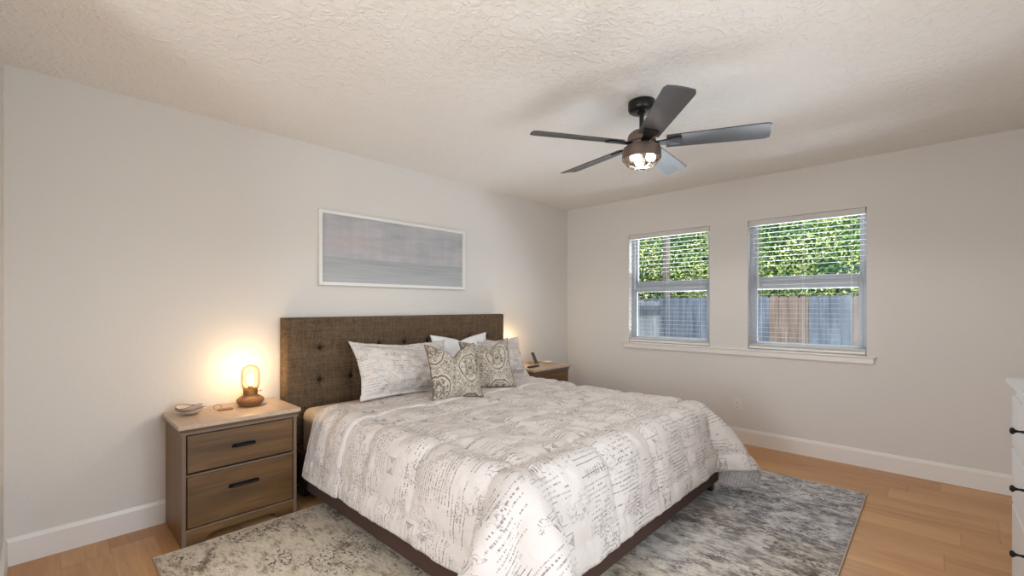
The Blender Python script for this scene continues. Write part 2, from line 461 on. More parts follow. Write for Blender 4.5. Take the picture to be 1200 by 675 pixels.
# ------------------------------------------------------------------ room shell
H = 2.44; XL = -4.58; YN = -4.0
WT = .15
b = B(); box(b, -6.0, WT, -4.15, WT, -.12, 0); struct('floor', b, M['floor'])
b = B(); box(b, -6.0, WT, -4.15, WT, H, H + .12); struct('ceiling', b, M['ceiling'])
b = B(); box(b, XL - .1, WT, 0, WT, 0, H); struct('wall_left', b, M['wall'])
WINS = [(-1.699, -.837), (-2.895, -2.040)]; WZ0, WZ1 = .872, 2.045
b = B()
ys = [-4.15, -2.895, -2.040, -1.699, -.837, 0.0]
box(b, 0, WT, ys[0], ys[1], 0, H); box(b, 0, WT, ys[2], ys[3], 0, H); box(b, 0, WT, ys[4], ys[5], 0, H)
for y0, y1 in WINS:
    box(b, 0, WT, y0, y1, 0, WZ0); box(b, 0, WT, y0, y1, WZ1, H)
struct('wall_right', b, M['wall'])
b = B(); box(b, XL - .12, XL, -1.15, 0, 0, H); struct('wall_far_left', b, M['wall'])
b = B(); box(b, -6.0, XL - .12, -1.15, -1.03, 0, H); struct('wall_alcove', b, M['wall'])
b = B(); box(b, -6.12, -6.0, YN - .15, -3.25, 0, H); box(b, -6.12, -6.0, -1.85, -1.03, 0, H); box(b, -6.12, -6.0, -3.25, -1.85, 2.06, H); struct('wall_alcove_side', b, M['wall'])  # unseen doorway opening added to let the fill lamp in
b = B(); prism(b, [(-3.32, 0), (-3.25, 0), (-3.25, 2.06), (-1.85, 2.06), (-1.85, 0), (-1.78, 0), (-1.78, 2.13), (-3.32, 2.13)], 'x', -5.998, -5.982); struct('added_trim_2', b, M['trim'])  # casing of the added doorway
DX0, DX1, DZ = -4.25, -2.65, 2.06   # patio door opening added for the fill lamp behind the camera
b = B(); box(b, -6.0, DX0, YN - .15, YN, 0, H); box(b, DX1, 0, YN - .15, YN, 0, H); box(b, DX0, DX1, YN - .15, YN, DZ, H)
struct('wall_near', b, M['wall'])
b = B()
for x0, x1 in ((DX0, DX0 + .06), ((DX0 + DX1) / 2 - .04, (DX0 + DX1) / 2 + .04), (DX1 - .06, DX1)): box(b, x0, x1, YN - .12, YN - .06, 0, DZ, .004)
box(b, DX0, DX1, YN - .12, YN - .06, DZ - .06, DZ, .004); box(b, DX0, DX1, YN - .12, YN - .06, 0, .07, .004)
d1 = struct('added_door_1', b, M['white_vinyl'])  # unseen door frame, added around the fill lamp's opening
b = B(); box(b, DX0 + .06, DX1 - .06, YN - .095, YN - .089, .07, DZ - .06); struct('pane', b, M['glass'], d1)

def base_prof(t=.0145, h=.136):
    return [(0, 0), (t, 0), (t, h - .022), (t * .75, h - .012), (t * .55, h - .004), (t * .3, h), (0, h)]
b = B(); prism(b, [(-p, z) for p, z in base_prof()], 'x', XL, 0); struct('baseboard_left', b, M['trim'])
b = B(); prism(b, [(-p, z) for p, z in base_prof()], 'y', YN, -.0145); struct('baseboard_right', b, M['trim'])
b = B(); prism(b, [(XL + p, z) for p, z in base_prof()], 'y', -1.15, -.0145); struct('baseboard_far_left', b, M['trim'])
b = B(); prism(b, [(YN + p, z) for p, z in base_prof()], 'x', DX1 + .06, -.0145); struct('baseboard_near', b, M['trim'])
# stool and apron under both windows
b = B(); box(b, -.034, .05, -2.955, -.770, .858, .874, .006, 3); box(b, -.024, -.0005, -2.941, -.785, .812, .858, .004, 2)
for y0, y1 in WINS: box(b, -.002, .075, y0, y1, .862, .876)
struct('trim_1', b, M['trim'])

# windows: single-hung vinyl
def window(i, y0, y1):
    b = B(); f = .030; ft = .020; x0, x1 = .075, .145
    for a0, a1, c0, c1 in ((y0, y0 + f, WZ0, WZ1), (y1 - f, y1, WZ0, WZ1), (y0, y1, WZ1 - ft, WZ1), (y0, y1, WZ0, WZ0 + f * .8)):
        box(b, x0, x1, a0, a1, c0, c1, .004)
    w = struct('window_%d' % i, b, M['white_vinyl'])
    zm = 1.475; s = .027
    b = B(); ya, yb = y0 + f, y1 - f      # lower sash, inner track
    for a0, a1, c0, c1 in ((ya, ya + s, WZ0 + .03, zm + .03), (yb - s, yb, WZ0 + .03, zm + .03), (ya + s, yb - s, zm - .055, zm + .025), (ya + s, yb - s, WZ0 + .03, WZ0 + .03 + s * 1.3)):
        box(b, .080, .104, a0, a1, c0, c1, .003)
    box(b, .074, .082, (ya + yb) / 2 - .05, (ya + yb) / 2 + .05, zm + .026, zm + .034, .002)
    struct('sash', b, M['white_vinyl'], w)
    b = B()
    for a0, a1, c0, c1 in ((ya, ya + s * .8, zm - .03, WZ1 - ft), (yb - s * .8, yb, zm - .03, WZ1 - ft), (ya + s * .8, yb - s * .8, zm - .02, zm + .058), (ya + s * .8, yb - s * .8, WZ1 - ft - .016, WZ1 - ft)):
        box(b, .110, .134, a0, a1, c0, c1, .003)
    struct('sash', b, M['white_vinyl'], w)
    b = B(); box(b, .091, .094, ya + s, yb - s, WZ0 + .03 + s, zm - .05); box(b, .121, .124, ya + s * .8, yb - s * .8, zm, WZ1 - ft - .016)
    struct('pane', b, M['glass'], w)
window(1, *WINS[0]); window(2, *WINS[1])

def blind(y0, y1, label, wand_y, wand_z):
    t = thing('window_blind', label, 'blind', (.03, (y0 + y1) / 2, WZ1), 0, None)
    hw = (y1 - y0) / 2 - .006
    b = B(); box(b, -.029, .030, -hw, hw, -.048, -.002, .003); obj('headrail', b, M['valance'], t)
    b = B(); n = 25; pitch = .0425; top = -.078
    tl = math.radians(.6)
    for k in range(n):
        z = top - k * pitch
        pts = []
        for q in range(6):
            s_ = -1 + 2 * q / 5; xx = s_ * .0185; zz = .0012 * (1 - s_ * s_) + xx * math.tan(tl); pts.append((xx, z + zz))
        pts += [(x_, z_ - .0011) for x_, z_ in pts[::-1]]
        prism(b, pts, 'y', -hw, hw)
    obj('slats', b, M['blind'], t)
    zb = WZ0 + .004 - WZ1
    b = B()
    box(b, -.026, .026, -hw, hw, zb + .006, zb + .028, .003)
    for k in range(3): box(b, -.025, .025, -hw, hw, zb + .031 + k * .0058, zb + .0345 + k * .0058)
    obj('bottom_rail', b, M['trim'], t)
    for yy in (-hw + .09, 0, hw - .09):
        b = B(); tube(b, [(-.0265, yy, -.04), (-.0265, yy, zb + .03)], .0009, 5); tube(b, [(.0265, yy, -.04), (.0265, yy, zb + .03)], .0009, 5)
        obj('ladder_cord', b, M['cord'], t)
    b = B(); tube(b, [(-.034, wand_y, -.045), (-.036, wand_y, wand_z * .5), (-.036, wand_y, wand_z)], .0038, 8)
    obj('tilt_wand', b, M['cord'], t)
    return t
blind(*WINS[0], 'white horizontal slat blind in the narrow-looking window nearer the bed wall', .431 - .075, -.60)
blind(*WINS[1], 'white horizontal slat blind in the window farther from the bed wall', .4275 - .085, -.62)

# outlet
t = thing('power_outlet', 'white duplex power outlet plate low on the window wall above the baseboard', 'outlet', (0, -1.952, .350))
b = B(); box(b, -.007, 0, -.036, .036, -.058, .058, .003); obj('cover_plate', b, M['outlet'], t)
for s_ in (-1, 1):
    b = B(); box(b, -.010, -.006, -.017, .017, s_ * .02 - .014, s_ * .02 + .014, .002); r = obj('receptacle', b, M['outlet'], t)
    b = B(); box(b, -.0105, -.0095, -.008, -.005, s_ * .02 - .004, s_ * .02 + .006); box(b, -.0105, -.0095, .005, .008, s_ * .02 - .004, s_ * .02 + .006)
    box(b, -.0105, -.0095, -.002, .002, s_ * .02 - .011, s_ * .02 - .007); obj('slots', b, M['outlet_slot'], r)

# ------------------------------------------------------------------ rug
def rug():
    x0, x1, y0, y1 = -4.075, -.655, -2.955, -.447
    t = thing('area_rug', 'large distressed grey and cream area rug under the bed', 'rug', ((x0 + x1) / 2, (y0 + y1) / 2, 0))
    hx, hy = (x1 - x0) / 2, (y1 - y0) / 2
    b = B(); box(b, -hx + .006, hx - .006, -hy + .006, hy - .006, .0005, .009, .003); obj('pile', b, M['rug'], t)
    b = B(); tube(b, [(-hx + .004, -hy + .004, .0055), (hx - .004, -hy + .004, .0055), (hx - .004, hy - .004, .0055), (-hx + .004, hy - .004, .0055)], .0055, 8, True)
    obj('binding', b, M['binding'], t)
rug()

# ------------------------------------------------------------------ bed frame
BX0, BX1, BYF = -3.285, -1.285, -2.215
bed = thing('bed_frame', 'king bed with brown tweed button-tufted headboard and upholstered rails', 'bed', (-2.285, -1.15, 0))
def tufted():
    # front face as a fine grid with tuft dents
    W0, W1, Z0, Z1, yf, th = -3.330 + 2.285, -1.236 + 2.285, .09, 1.186, -.125 + 1.15, .098
    nx, nz = 260, 130
    xs = np.linspace(W0, W1, nx); zs = np.linspace(Z0, Z1, nz)
    Xg, Zg = np.meshgrid(xs, zs, indexing='ij')
    d = np.zeros_like(Xg)
    bx = [-3.086 + 2.285 + .2335 * k for k in range(8)]; bz = [.968, .741, .514, .287]
    for x_ in bx:
        for z_ in bz:
            r2 = (Xg - x_) ** 2 + (Zg - z_) ** 2
            ad = np.abs(Xg - x_) + np.abs(Zg - z_); d += .028 * np.exp(-(ad / .026) ** 2) + .014 * np.exp(-r2 / .07 ** 2) + .006 * np.exp(-(ad / .09))
    for z_ in bz:
        d += .0030 * np.exp(-((Zg - z_) / .007) ** 2)
    for x_ in bx:
        d += .0030 * np.exp(-((Xg - x_) / .007) ** 2)
    # rounded edges
    r = .022
    ed = np.minimum(np.minimum(Xg - W0, W1 - Xg), np.minimum(Z1 - Zg, 9))
    q = np.clip(1 - ed / r, 0, 1); d += r * (1 - np.sqrt(np.clip(1 - q ** 2, 0, 1)))
    P = np.stack([Xg, yf + d, Zg], -1)
    bm = bmesh.new(); me = grid_mesh('tmp', P); bm.from_mesh(me); bpy.data.meshes.remove(me)
    bm.verts.ensure_lookup_table()
    be = [e for e in bm.edges if len(e.link_faces) == 1]
    r_ = bmesh.ops.extrude_edge_only(bm, edges=be)
    for v in [g for g in r_['geom'] if isinstance(g, bmesh.types.BMVert)]: v.co.y = yf + th
    be = [e for e in bm.edges if len(e.link_faces) == 1]; bmesh.ops.holes_fill(bm, edges=be, sides=0)
    hb = obj('headboard', bm, M['tweed'], bed, smooth=True, angle=60)
    proto = None
    for x_ in bx:
        for z_ in bz[:2]:
            if proto is None:
                b = B(); lathe(b, [(0, .007), (.009, .006), (.0145, .002), (.015, -.002), (.011, -.005), (0, -.005)], seg=18)
                bmesh.ops.rotate(b, verts=b.verts[:], cent=(0, 0, 0), matrix=Matrix.Rotation(PI / 2, 3, 'X'))
                o = proto = obj('button', b, M['tweed_dark'], hb, smooth=True)
            else:
                o = proto.copy(); C.objects.link(o); o.parent = hb
            o.location = (x_, yf + .038, z_)
tufted()
def rail(name, x0, x1, y0, y1):
    b = B(); box(b, x0 + 2.285, x1 + 2.285, y0 + 1.15, y1 + 1.15, .075, .300, .016, 3); return obj(name, b, M['rail_fabric'], bed, smooth=True, angle=50)
rail('side_rail', BX0, BX0 + .05, BYF + .05, -.13); rail('side_rail', BX1 - .05, BX1, BYF + .05, -.13)
rail('foot_rail', BX0, BX1, BYF, BYF + .05)
for lx, ly in ((BX0 + .045, BYF + .045), (BX1 - .03, BYF + .055), (BX0 + .045, -.22), (BX1 - .045, -.22), (-2.285, BYF + .3)):
    b = B(); box(b, lx - .026 + 2.285, lx + .026 + 2.285, ly - .026 + 1.15, ly + .026 + 1.15, .0115 if ly < -.45 else .0, .10, .004); obj('leg', b, M['leg'], bed)
b = B(); box(b, BX0 + .05 + 2.285, BX1 - .05 + 2.285, BYF + .05 + 1.15, -.14 + 1.15, .22, .250); obj('slat_deck', b, M['ns_side'], bed)
# mattress
MX0, MX1, MY0, MY1, MZ = -3.240, -1.330, -2.165, -.145, .575
b = B(); box(b, MX0, MX1, MY0, MY1, .262, MZ, .055, 6)
mt = obj('mattress', b, M['sheet'], None, smooth=True, angle=70)
tag(mt, 'king mattress in a cream fitted sheet showing beside the headboard', 'mattress')

# ------------------------------------------------------------------ comforter: draped with a small position-based cloth solver
def drape():
    st = .032
    U0, U1 = MX0 - .360, MX1 + .430          # cloth u = world x when flat
    V0, V1 = -.40, MY0 - .340                # cloth v = world y when flat
    nu = int(round((U1 - U0) / st)) + 1; nv = int(round((V0 - V1) / st)) + 1
    us = np.linspace(U0, U1, nu); vs_ = np.linspace(V0, V1, nv); du = us[1] - us[0]; dv = vs_[0] - vs_[1]
    Ug, Vg = np.meshgrid(us, vs_, indexing='ij')
    P = np.stack([Ug, Vg, np.full_like(Ug, MZ + .05)], -1)
    P[..., 2] += .004 * np.sin(Ug * 9 + Vg * 4) + .003 * np.sin(Vg * 13 - Ug * 5)
    cx, cy = (MX0 + MX1) / 2, (MY0 + MY1) / 2
    V = np.zeros_like(P)
    def sd(Q, c, h, r):
        q = np.abs(Q - c) - (np.array(h) - r); o = np.maximum(q, 0); ol = np.linalg.norm(o, axis=-1)
        ins = np.minimum(q.max(-1), 0); d = ol + ins - r
        n = np.where((ol > 1e-9)[..., None], np.sign(Q - c) * o / np.maximum(ol, 1e-9)[..., None], 0)
        k = q.argmax(-1); e = np.eye(3)[k] * np.sign(Q - c)
        n = np.where((ol > 1e-9)[..., None], n, e)
        return d, n
    cm = np.array([cx, cy + .1, MZ / 2 - .1]); hm = [(MX1 - MX0) / 2, (MY1 - MY0) / 2 + .1, MZ / 2 + .1]
    cf = np.array([(BX0 + BX1) / 2, BYF / 2 + .1, .02]); hf = [(BX1 - BX0) / 2 + .012, -BYF / 2 + .112, .285]
    thick = .016
    cons = []
    def add(i0, i1, L, k): cons.append((i0, i1, L, k))
    S = slice
    for par in (0, 1):
        add((S(par, nu - 1, 2), S(None)), (S(par + 1, nu, 2), S(None)), du, 1.0)
        add((S(None), S(par, nv - 1, 2)), (S(None), S(par + 1, nv, 2)), dv, 1.0)
    dg = math.hypot(du, dv)
    for pu in (0, 1):
        add((S(pu, nu - 1, 2), S(0, nv - 1)), (S(pu + 1, nu, 2), S(1, nv)), dg, .35)
        add((S(pu, nu - 1, 2), S(1, nv)), (S(pu + 1, nu, 2), S(0, nv - 1)), dg, .35)
    def solve(P, i0, i1, L, k):
        a_ = P[i0]; c_ = P[i1]
        n0 = min(a_.shape[0], c_.shape[0]); n1 = min(a_.shape[1], c_.shape[1]); a_ = a_[:n0, :n1]; c_ = c_[:n0, :n1]
        d = c_ - a_; l = np.linalg.norm(d, axis=-1, keepdims=True); corr = d * ((l - L) / np.maximum(l, 1e-9)) * (.5 * k)
        P[i0][:n0, :n1] += corr; P[i1][:n0, :n1] -= corr
    def bend(P, s_, k):
        # straighten: pull the middle of every s_-wide span towards the chord (jacobi)
        D = np.zeros_like(P)
        m = (P[:-2 * s_] + P[2 * s_:]) / 2 - P[s_:-s_]; D[s_:-s_] += m * .5; D[:-2 * s_] -= m * .25; D[2 * s_:] -= m * .25
        m = (P[:, :-2 * s_] + P[:, 2 * s_:]) / 2 - P[:, s_:-s_]; D[:, s_:-s_] += m * .5; D[:, :-2 * s_] -= m * .25; D[:, 2 * s_:] -= m * .25
        P += D * k
    dt = 1 / 420
    for it in range(1900):
        V *= .9985 if it < 1400 else .985; V[..., 2] -= 9.8 * dt
        Q = P + V * dt
        for c_ in cons: solve(Q, *c_)
        bend(Q, 1, .05); bend(Q, 2, .012)
        for c_ in cons[:4]: solve(Q, *c_)
        for c0, h0, r0 in ((cm, hm, .075), (cf, hf, .03)):
            d, n = sd(Q, c0, h0, r0)
            if c0 is cm: dm, nm = d, n
            pen = np.clip(thick - d, 0, None)[..., None]
            Q += n * pen
        Q[..., 2] = np.maximum(Q[..., 2], .022)
        con = ((dm < thick + .003) & (nm[..., 2] > .8))[..., None]      # friction on the top
        V = (Q - P) / dt; V = np.where(con, V * np.array([.5, .5, 1]), V)
        sp = np.linalg.norm(V, axis=-1, keepdims=True); V *= np.minimum(1, 2.5 / np.maximum(sp, 1e-6))
        P = P + V * dt
    return P, us, vs_
def upsample(P, us, vs_, k):
    def up(A, t, axis):
        n = A.shape[axis]; m = (n - 1) * k + 1; x = np.linspace(0, n - 1, m); i = np.clip(np.floor(x).astype(int), 0, n - 2); f = x - i
        A = np.moveaxis(A, axis, 0)
        p0 = A[np.clip(i - 1, 0, n - 1)]; p1 = A[i]; p2 = A[i + 1]; p3 = A[np.clip(i + 2, 0, n - 1)]
        sh = (-1,) + (1,) * (A.ndim - 1); f = f.reshape(sh)
        R = .5 * (2 * p1 + (p2 - p0) * f + (2 * p0 - 5 * p1 + 4 * p2 - p3) * f ** 2 + (3 * p1 - p0 - 3 * p2 + p3) * f ** 3)
        return np.moveaxis(R, 0, axis)
    P = up(P, None, 0); P = up(P, None, 1)
    return P, np.linspace(us[0], us[-1], P.shape[0]), np.linspace(vs_[0], vs_[-1], P.shape[1])
def normals(P):
    a_ = np.gradient(P, axis=0); c_ = np.gradient(P, axis=1); n = np.cross(c_, a_); n /= np.maximum(np.linalg.norm(n, axis=-1, keepdims=True), 1e-9); return n
def vnoise(X_, Y_, seed):
    r = np.random.default_rng(seed); T = r.random((64, 64))
    xi = np.floor(X_).astype(int); yi = np.floor(Y_).astype(int); fx = X_ - xi; fy = Y_ - yi
    fx = fx * fx * (3 - 2 * fx); fy = fy * fy * (3 - 2 * fy)
    g = lambda a_, c_: T[a_ % 64, c_ % 64]
    return (g(xi, yi) * (1 - fx) + g(xi + 1, yi) * fx) * (1 - fy) + (g(xi, yi + 1) * (1 - fx) + g(xi + 1, yi + 1) * fx) * fy - .5

P, us, vs_ = drape()
P, us, vs_ = upsample(P, us, vs_, 3)
N = normals(P)
if N[len(us) // 2, len(vs_) // 2, 2] < 0: N = -N
Ug, Vg = np.meshgrid(us, vs_, indexing='ij')
def seam_puff(Ug, Vg):
    us0, us1 = us[0], us[-1]; v0, v1 = vs_[0], vs_[-1]
    w = .008 * vnoise(Ug * 9, Vg * 9, 3)
    q = .41; su = np.abs(((Ug + w - (us0 + .10)) / q + .5) % 1 - .5) * q
    qv = .44; sv = np.abs(((v1 + .10 - Vg + w) / qv + .5) % 1 - .5) * qv
    eu = np.minimum(Ug - us0, us1 - Ug); ev = np.minimum(Vg - v1, v0 - Vg)
    s_ = np.minimum(np.minimum(su, sv), np.minimum(np.abs(eu - .10), np.abs(ev - .10)))
    s_ = np.minimum(s_, np.minimum(eu, ev) * .8)
    h = .026 * (1 - np.exp(-(s_ / .045))) - .004
    h = h * (.45 + .55 * np.clip((np.minimum(eu, ev) - .09) / .04, 0, 1))
    # gathers close to the seams and wide soft wrinkles
    g1 = vnoise(Ug * 42, Vg * 8, 5) * .013 * np.exp(-np.minimum(sv, np.abs(ev - .1)) / .06)
    g2 = vnoise(Ug * 8, Vg * 42, 6) * .013 * np.exp(-np.minimum(su, np.abs(eu - .1)) / .06)
    wr = vnoise(Ug * 6 + Vg * 3, Vg * 7, 8) * .014 + vnoise(Ug * 15, Vg * 14 + Ug * 6, 9) * .010 + vnoise(Ug * 34, Vg * 30, 10) * .005
    return h + g1 + g2 + wr
hgt = seam_puff(Ug, Vg)
body = P + N * hgt[..., None]
# folded-back band at the head: continues the sheet, round turn, then lies over the body
bw = .47; nb = 46
tcol = vs_[0] - vs_[1]
bs = np.linspace(bw, 0, nb)
jj = np.clip(bs / tcol, 0, len(vs_) - 2)
def samp(A, j): i = np.floor(j).astype(int); f = (j - i)[None, :, None]; return A[:, i] * (1 - f) + A[:, i + 1] * f
lift = .012 + .016 * np.clip(bs / .05, 0, 1) ** .5
skew = .03 * vnoise(Ug[:, :1] * 2.2, Ug[:, :1] * 0, 12)
bandP = samp(P, jj); bandN = samp(N, jj); bandN /= np.linalg.norm(bandN, axis=-1, keepdims=True)
bu, bv = np.meshgrid(us, vs_[0] + bs, indexing='ij')
hb_ = seam_puff(bu, 2 * vs_[0] - bv)
edge_r = np.clip(bw - bs, 0, .02) / .02
band = bandP + bandN * (lift + hb_.clip(-.004, .03) * .7 + .012 * np.sqrt(edge_r) - .010)[..., None]
band[..., 1] += (skew * (bs / bw)[None, :])
# rounded turn at the head edge
turn = []
pc, nc = bandP[:, -1], bandN[:, -1]
lo = body[:, 0]; hi = band[:, -1]
mid = (lo + hi) / 2; rad = (hi - lo) / 2
out = np.zeros_like(mid); out[:, 1] = 1.0
for a_ in np.linspace(PI, 0, 7)[1:-1]:
    turn.append(mid - rad * math.cos(a_) + out * np.linalg.norm(rad, axis=-1, keepdims=True) * math.sin(a_))
turn = np.stack(turn[::-1], 1)
full = np.concatenate([band, turn, body], 1)
uvv = np.concatenate([bv[0], np.full(turn.shape[1], vs_[0]), vs_])
UU, VV = np.meshgrid(us, uvv, indexing='ij')
me = grid_mesh('comforter', full, np.stack([UU + 5, VV + 7], -1))
comf = link('comforter', me, M['bedding'])
so = comf.modifiers.new('thickness', 'SOLIDIFY'); so.thickness = .012; so.offset = -1
tag(comf, 'cream quilted comforter printed with grey script, draped over the king bed', 'comforter')

# ------------------------------------------------------------------ pillows
def pillow(name, w, h, t, material, chop=0.0, ears=.03, flange=0.0, seed=1, pipe=None, sag=.0, uvc=(0, 0), plump=2.6, tilt_chop=0.0):
    n = 72; m = 60
    s = np.linspace(-1, 1, n); r = np.linspace(-1, 1, m)
    S, R = np.meshgrid(s, r, indexing='ij')
    fl = 1 - flange * 2 / w; flh = 1 - flange * 2 / h
    sx = np.clip(np.abs(S) / fl, 0, 1); sz = np.clip(np.abs(R) / flh, 0, 1)
    th = (1 - sx ** plump) ** .62 * (1 - sz ** plump) ** .62
    Xc = S * w / 2 * (1 - ears * (1 - R ** 2) ** 1 * np.abs(S) ** 3 * 2)
    Zc = R * h / 2 * (1 - ears * (1 - S ** 2) * np.abs(R) ** 3 * 2)
    top = np.clip((R + 1) / 2, 0, 1)
    cc = (S - tilt_chop)
    Zc = Zc - chop * np.exp(-np.abs(cc) / .38) * top ** 2.2
    dent = .55 * np.exp(-(cc / .22) ** 2) * top ** 2 * (chop > 0)
    Zc = Zc - sag * (1 - R) * 0
    w1 = (vnoise(S * 4 + 7 + R * 2, R * 4 + 3, seed) * .020 + vnoise(S * 9 + 2, R * 8 + S * 4, seed + 1) * .014 + vnoise(S * 19, R * 17, seed + 2) * .007) * (1.5 if flange else .8)
    thf = th * t / 2 * (1 - dent)
    Yf = -(thf + w1 * np.minimum(1, th * 2.5) + (w1 * .6) * (1 - th) * (flange > 0))
    Yb = thf - w1 * .5 * th
    F = np.stack([Xc, Yf, Zc], -1); Bk = np.stack([Xc, Yb + .0004, Zc], -1)
    Bk[0], Bk[-1], Bk[:, 0], Bk[:, -1] = F[0], F[-1], F[:, 0], F[:, -1]
    uv = np.stack([S * w / 2 + uvc[0], R * h / 2 + uvc[1]], -1)
    bm = bmesh.new(); l = None
    for A, flip in ((F, False), (Bk, True)):
        me = grid_mesh('tmp', A if not flip else A[::-1], uv if not flip else uv[::-1]); bm.from_mesh(me); bpy.data.meshes.remove(me)
    bmesh.ops.remove_doubles(bm, verts=bm.verts[:], dist=.00005)
    o = obj(name, bm, material, None, smooth=True)
    if pipe is not None:
        loop = [tuple(F[i, 0]) for i in range(0, n, 2)] + [tuple(F[-1, j]) for j in range(0, m, 2)] + [tuple(F[i, -1]) for i in range(n - 1, -1, -2)] + [tuple(F[0, j]) for j in range(m - 1, 0, -2)]
        b = B(); tube(b, loop, .0035, 6, True); obj('piping', b, pipe, o, smooth=True)
    return o
def put(o, base, rz, lean, h, roll=0):
    """stand a pillow with the middle of its bottom edge at base, turned rz, leaning back by lean"""
    Rm = Matrix.Rotation(rz, 4, 'Z') @ Matrix.Rotation(-lean, 4, 'X') @ Matrix.Rotation(roll, 4, 'Y')
    o.matrix_world = Matrix.Translation(base) @ Rm @ Matrix.Translation((0, 0, h / 2))
ZB = MZ + .05
o = pillow('sleeping_pillow', .62, .44, .13, M['white_cotton'], chop=.05, ears=.05, seed=41)
put(o, (-1.93, -.32, ZB - .030), math.radians(-2), math.radians(9), .44)
tag(o, 'plain white pillow against the headboard behind the two damask cushions', 'pillow')
o = pillow('pillow_sham', .86, .44, .19, M['sham'], ears=.05, flange=.035, seed=21, uvc=(3.03, 2.11), chop=.02)
put(o, (-2.575, -.505, ZB - .015), math.radians(3), math.radians(27), .44, math.radians(3))
tag(o, 'script-printed pillow sham leaning on the headboard at the left end of the bed', 'pillow')
o = pillow('pillow_sham', .54, .41, .18, M['sham'], ears=.05, flange=.035, seed=31, uvc=(1.3, 5.1), chop=.02)
put(o, (-1.605, -.50, ZB - .008), math.radians(-10), math.radians(28), .41, math.radians(2))
tag(o, 'script-printed pillow sham at the right end of the bed, half behind a damask cushion', 'pillow')
o = pillow('throw_cushion', .39, .415, .17, M['damask'], chop=.10, ears=.05, seed=51, pipe=M['piping'], uvc=(-.09, .105), tilt_chop=.05)
put(o, (-2.455, -.875, ZB - .012), math.radians(-14), math.radians(22), .415, math.radians(0))
tag(o, 'grey damask throw cushion in front, the left one of the pair', 'cushion', 'damask cushions')
o = pillow('throw_cushion', .40, .42, .17, M['damask'], chop=.10, ears=.05, seed=61, pipe=M['piping'], uvc=(-.07, .07), tilt_chop=.15)
put(o, (-2.07, -.80, ZB - .006), math.radians(-34), math.radians(24), .42, math.radians(-5))
tag(o, 'grey damask throw cushion behind and to the right of its twin', 'cushion', 'damask cushions')

# ------------------------------------------------------------------ nightstands
def nightstand(loc, label):
    t = thing('nightstand', label, 'nightstand', loc, 0, 'matching nightstands beside the bed')
    w, D, Hn = .575, .425, .645   # back at y=0, front at y=-D ; x centred
    hw = w / 2
    for s_ in (-1, 1):
        b = B(); box(b, min(s_ * hw, s_ * (hw - .018)), max(s_ * hw, s_ * (hw - .018)), -D + .004, -.002, 0, .603, .001)
        obj('side_panel', b, M['ns_side'], t)
        b = B(); box(b, min(s_ * hw, s_ * (hw - .019)), max(s_ * hw, s_ * (hw - .019)), -D, -D + .004, 0, .603, .001); obj('edge_strip', b, M['ns_edge'], t)
    b = B(); box(b, -hw + .018, hw - .018, -.014, -.006, .05, .6); obj('back_panel', b, M['ns_side'], t)
    b = B(); box(b, -hw - .018, hw + .018, -D - .022, 0, .622, Hn, .003); obj('top', b, M['ns_top'], t)
    b = B(); prism(b, [(-D - .015, .622), (-D - .012, .612), (-D - .004, .605), (-D - .004, .590), (-D + .01, .590), (-D + .01, .622)], 'x', -hw - .008, hw + .008)
    box(b, -hw - .008, -hw + .01, -D + .01, 0, .603, .622); box(b, hw - .01, hw + .008, -D + .01, 0, .603, .622)
    obj('molding', b, M['ns_edge'], t)
    b = B(); box(b, -hw + .018, hw - .018, -D + .03, -D + .036, .06, .6); obj('inner_panel', b, M['ns_dark'], t)
    def handle(dr, z, L):
        b = B(); y = -D - .004
        pts = [(-L / 2, y - .002, z - .004), (-L / 2 + .014, y - .020, z + .002), (L / 2 - .014, y - .020, z + .002), (L / 2, y - .002, z - .004)]
        prism(b, [(-L / 2, z + .010), (L / 2, z + .010), (L / 2 - .004, z - .004), (L / 2 - .012, z - .012), (-L / 2 + .012, z - .012), (-L / 2 + .004, z - .004)], 'y', y - .002, y + .003)
        tube(b, pts, .0055, 8); obj('handle', b, M['black_metal'], dr)
    for z0, z1, hz, L in ((.388, .584, .488, .112), (.098, .366, .268, .150)):
        b = B(); box(b, -hw + .024, hw - .024, -D - .002, -D + .018, z0, z1, .003); dr = obj('drawer', b, M['ns_front'], t)
        handle(dr, hz, L)
    b = B(); box(b, -hw + .019, hw - .019, -D, -D + .016, .368, .378, .001); obj('rail', b, M['ns_edge'], t); b = B(); box(b, -hw + .019, hw - .019, -D, -D + .016, .082, .092, .001); obj('rail', b, M['ns_edge'], t)
    # arched base apron
    b = B(); a0, a1 = -.185, .175; pts = [(-hw + .019, .082), (-hw + .019, 0), (a0, 0), (a0 + .002, .012), (a0 + .012, .03), (a0 + .035, .042), (a0 + .06, .045),
        (a1 - .05, .045), (a1 - .022, .042), (a1 - .006, .03), (a1, .012), (a1, 0), (hw - .019, 0), (hw - .019, .082)]
    prism(b, pts, 'y', -D + .002, -D + .016); obj('apron', b, M['ns_front'], t)
    return t
NS1 = (-3.667, -.016, 0); NS2 = (-.875, -.019, 0)
nightstand(NS1, 'brown oak two-drawer nightstand left of the bed, bearing the lit glass lamp')
nightstand(NS2, 'brown oak nightstand beyond the bed in the room corner, bearing phone stand and remote')

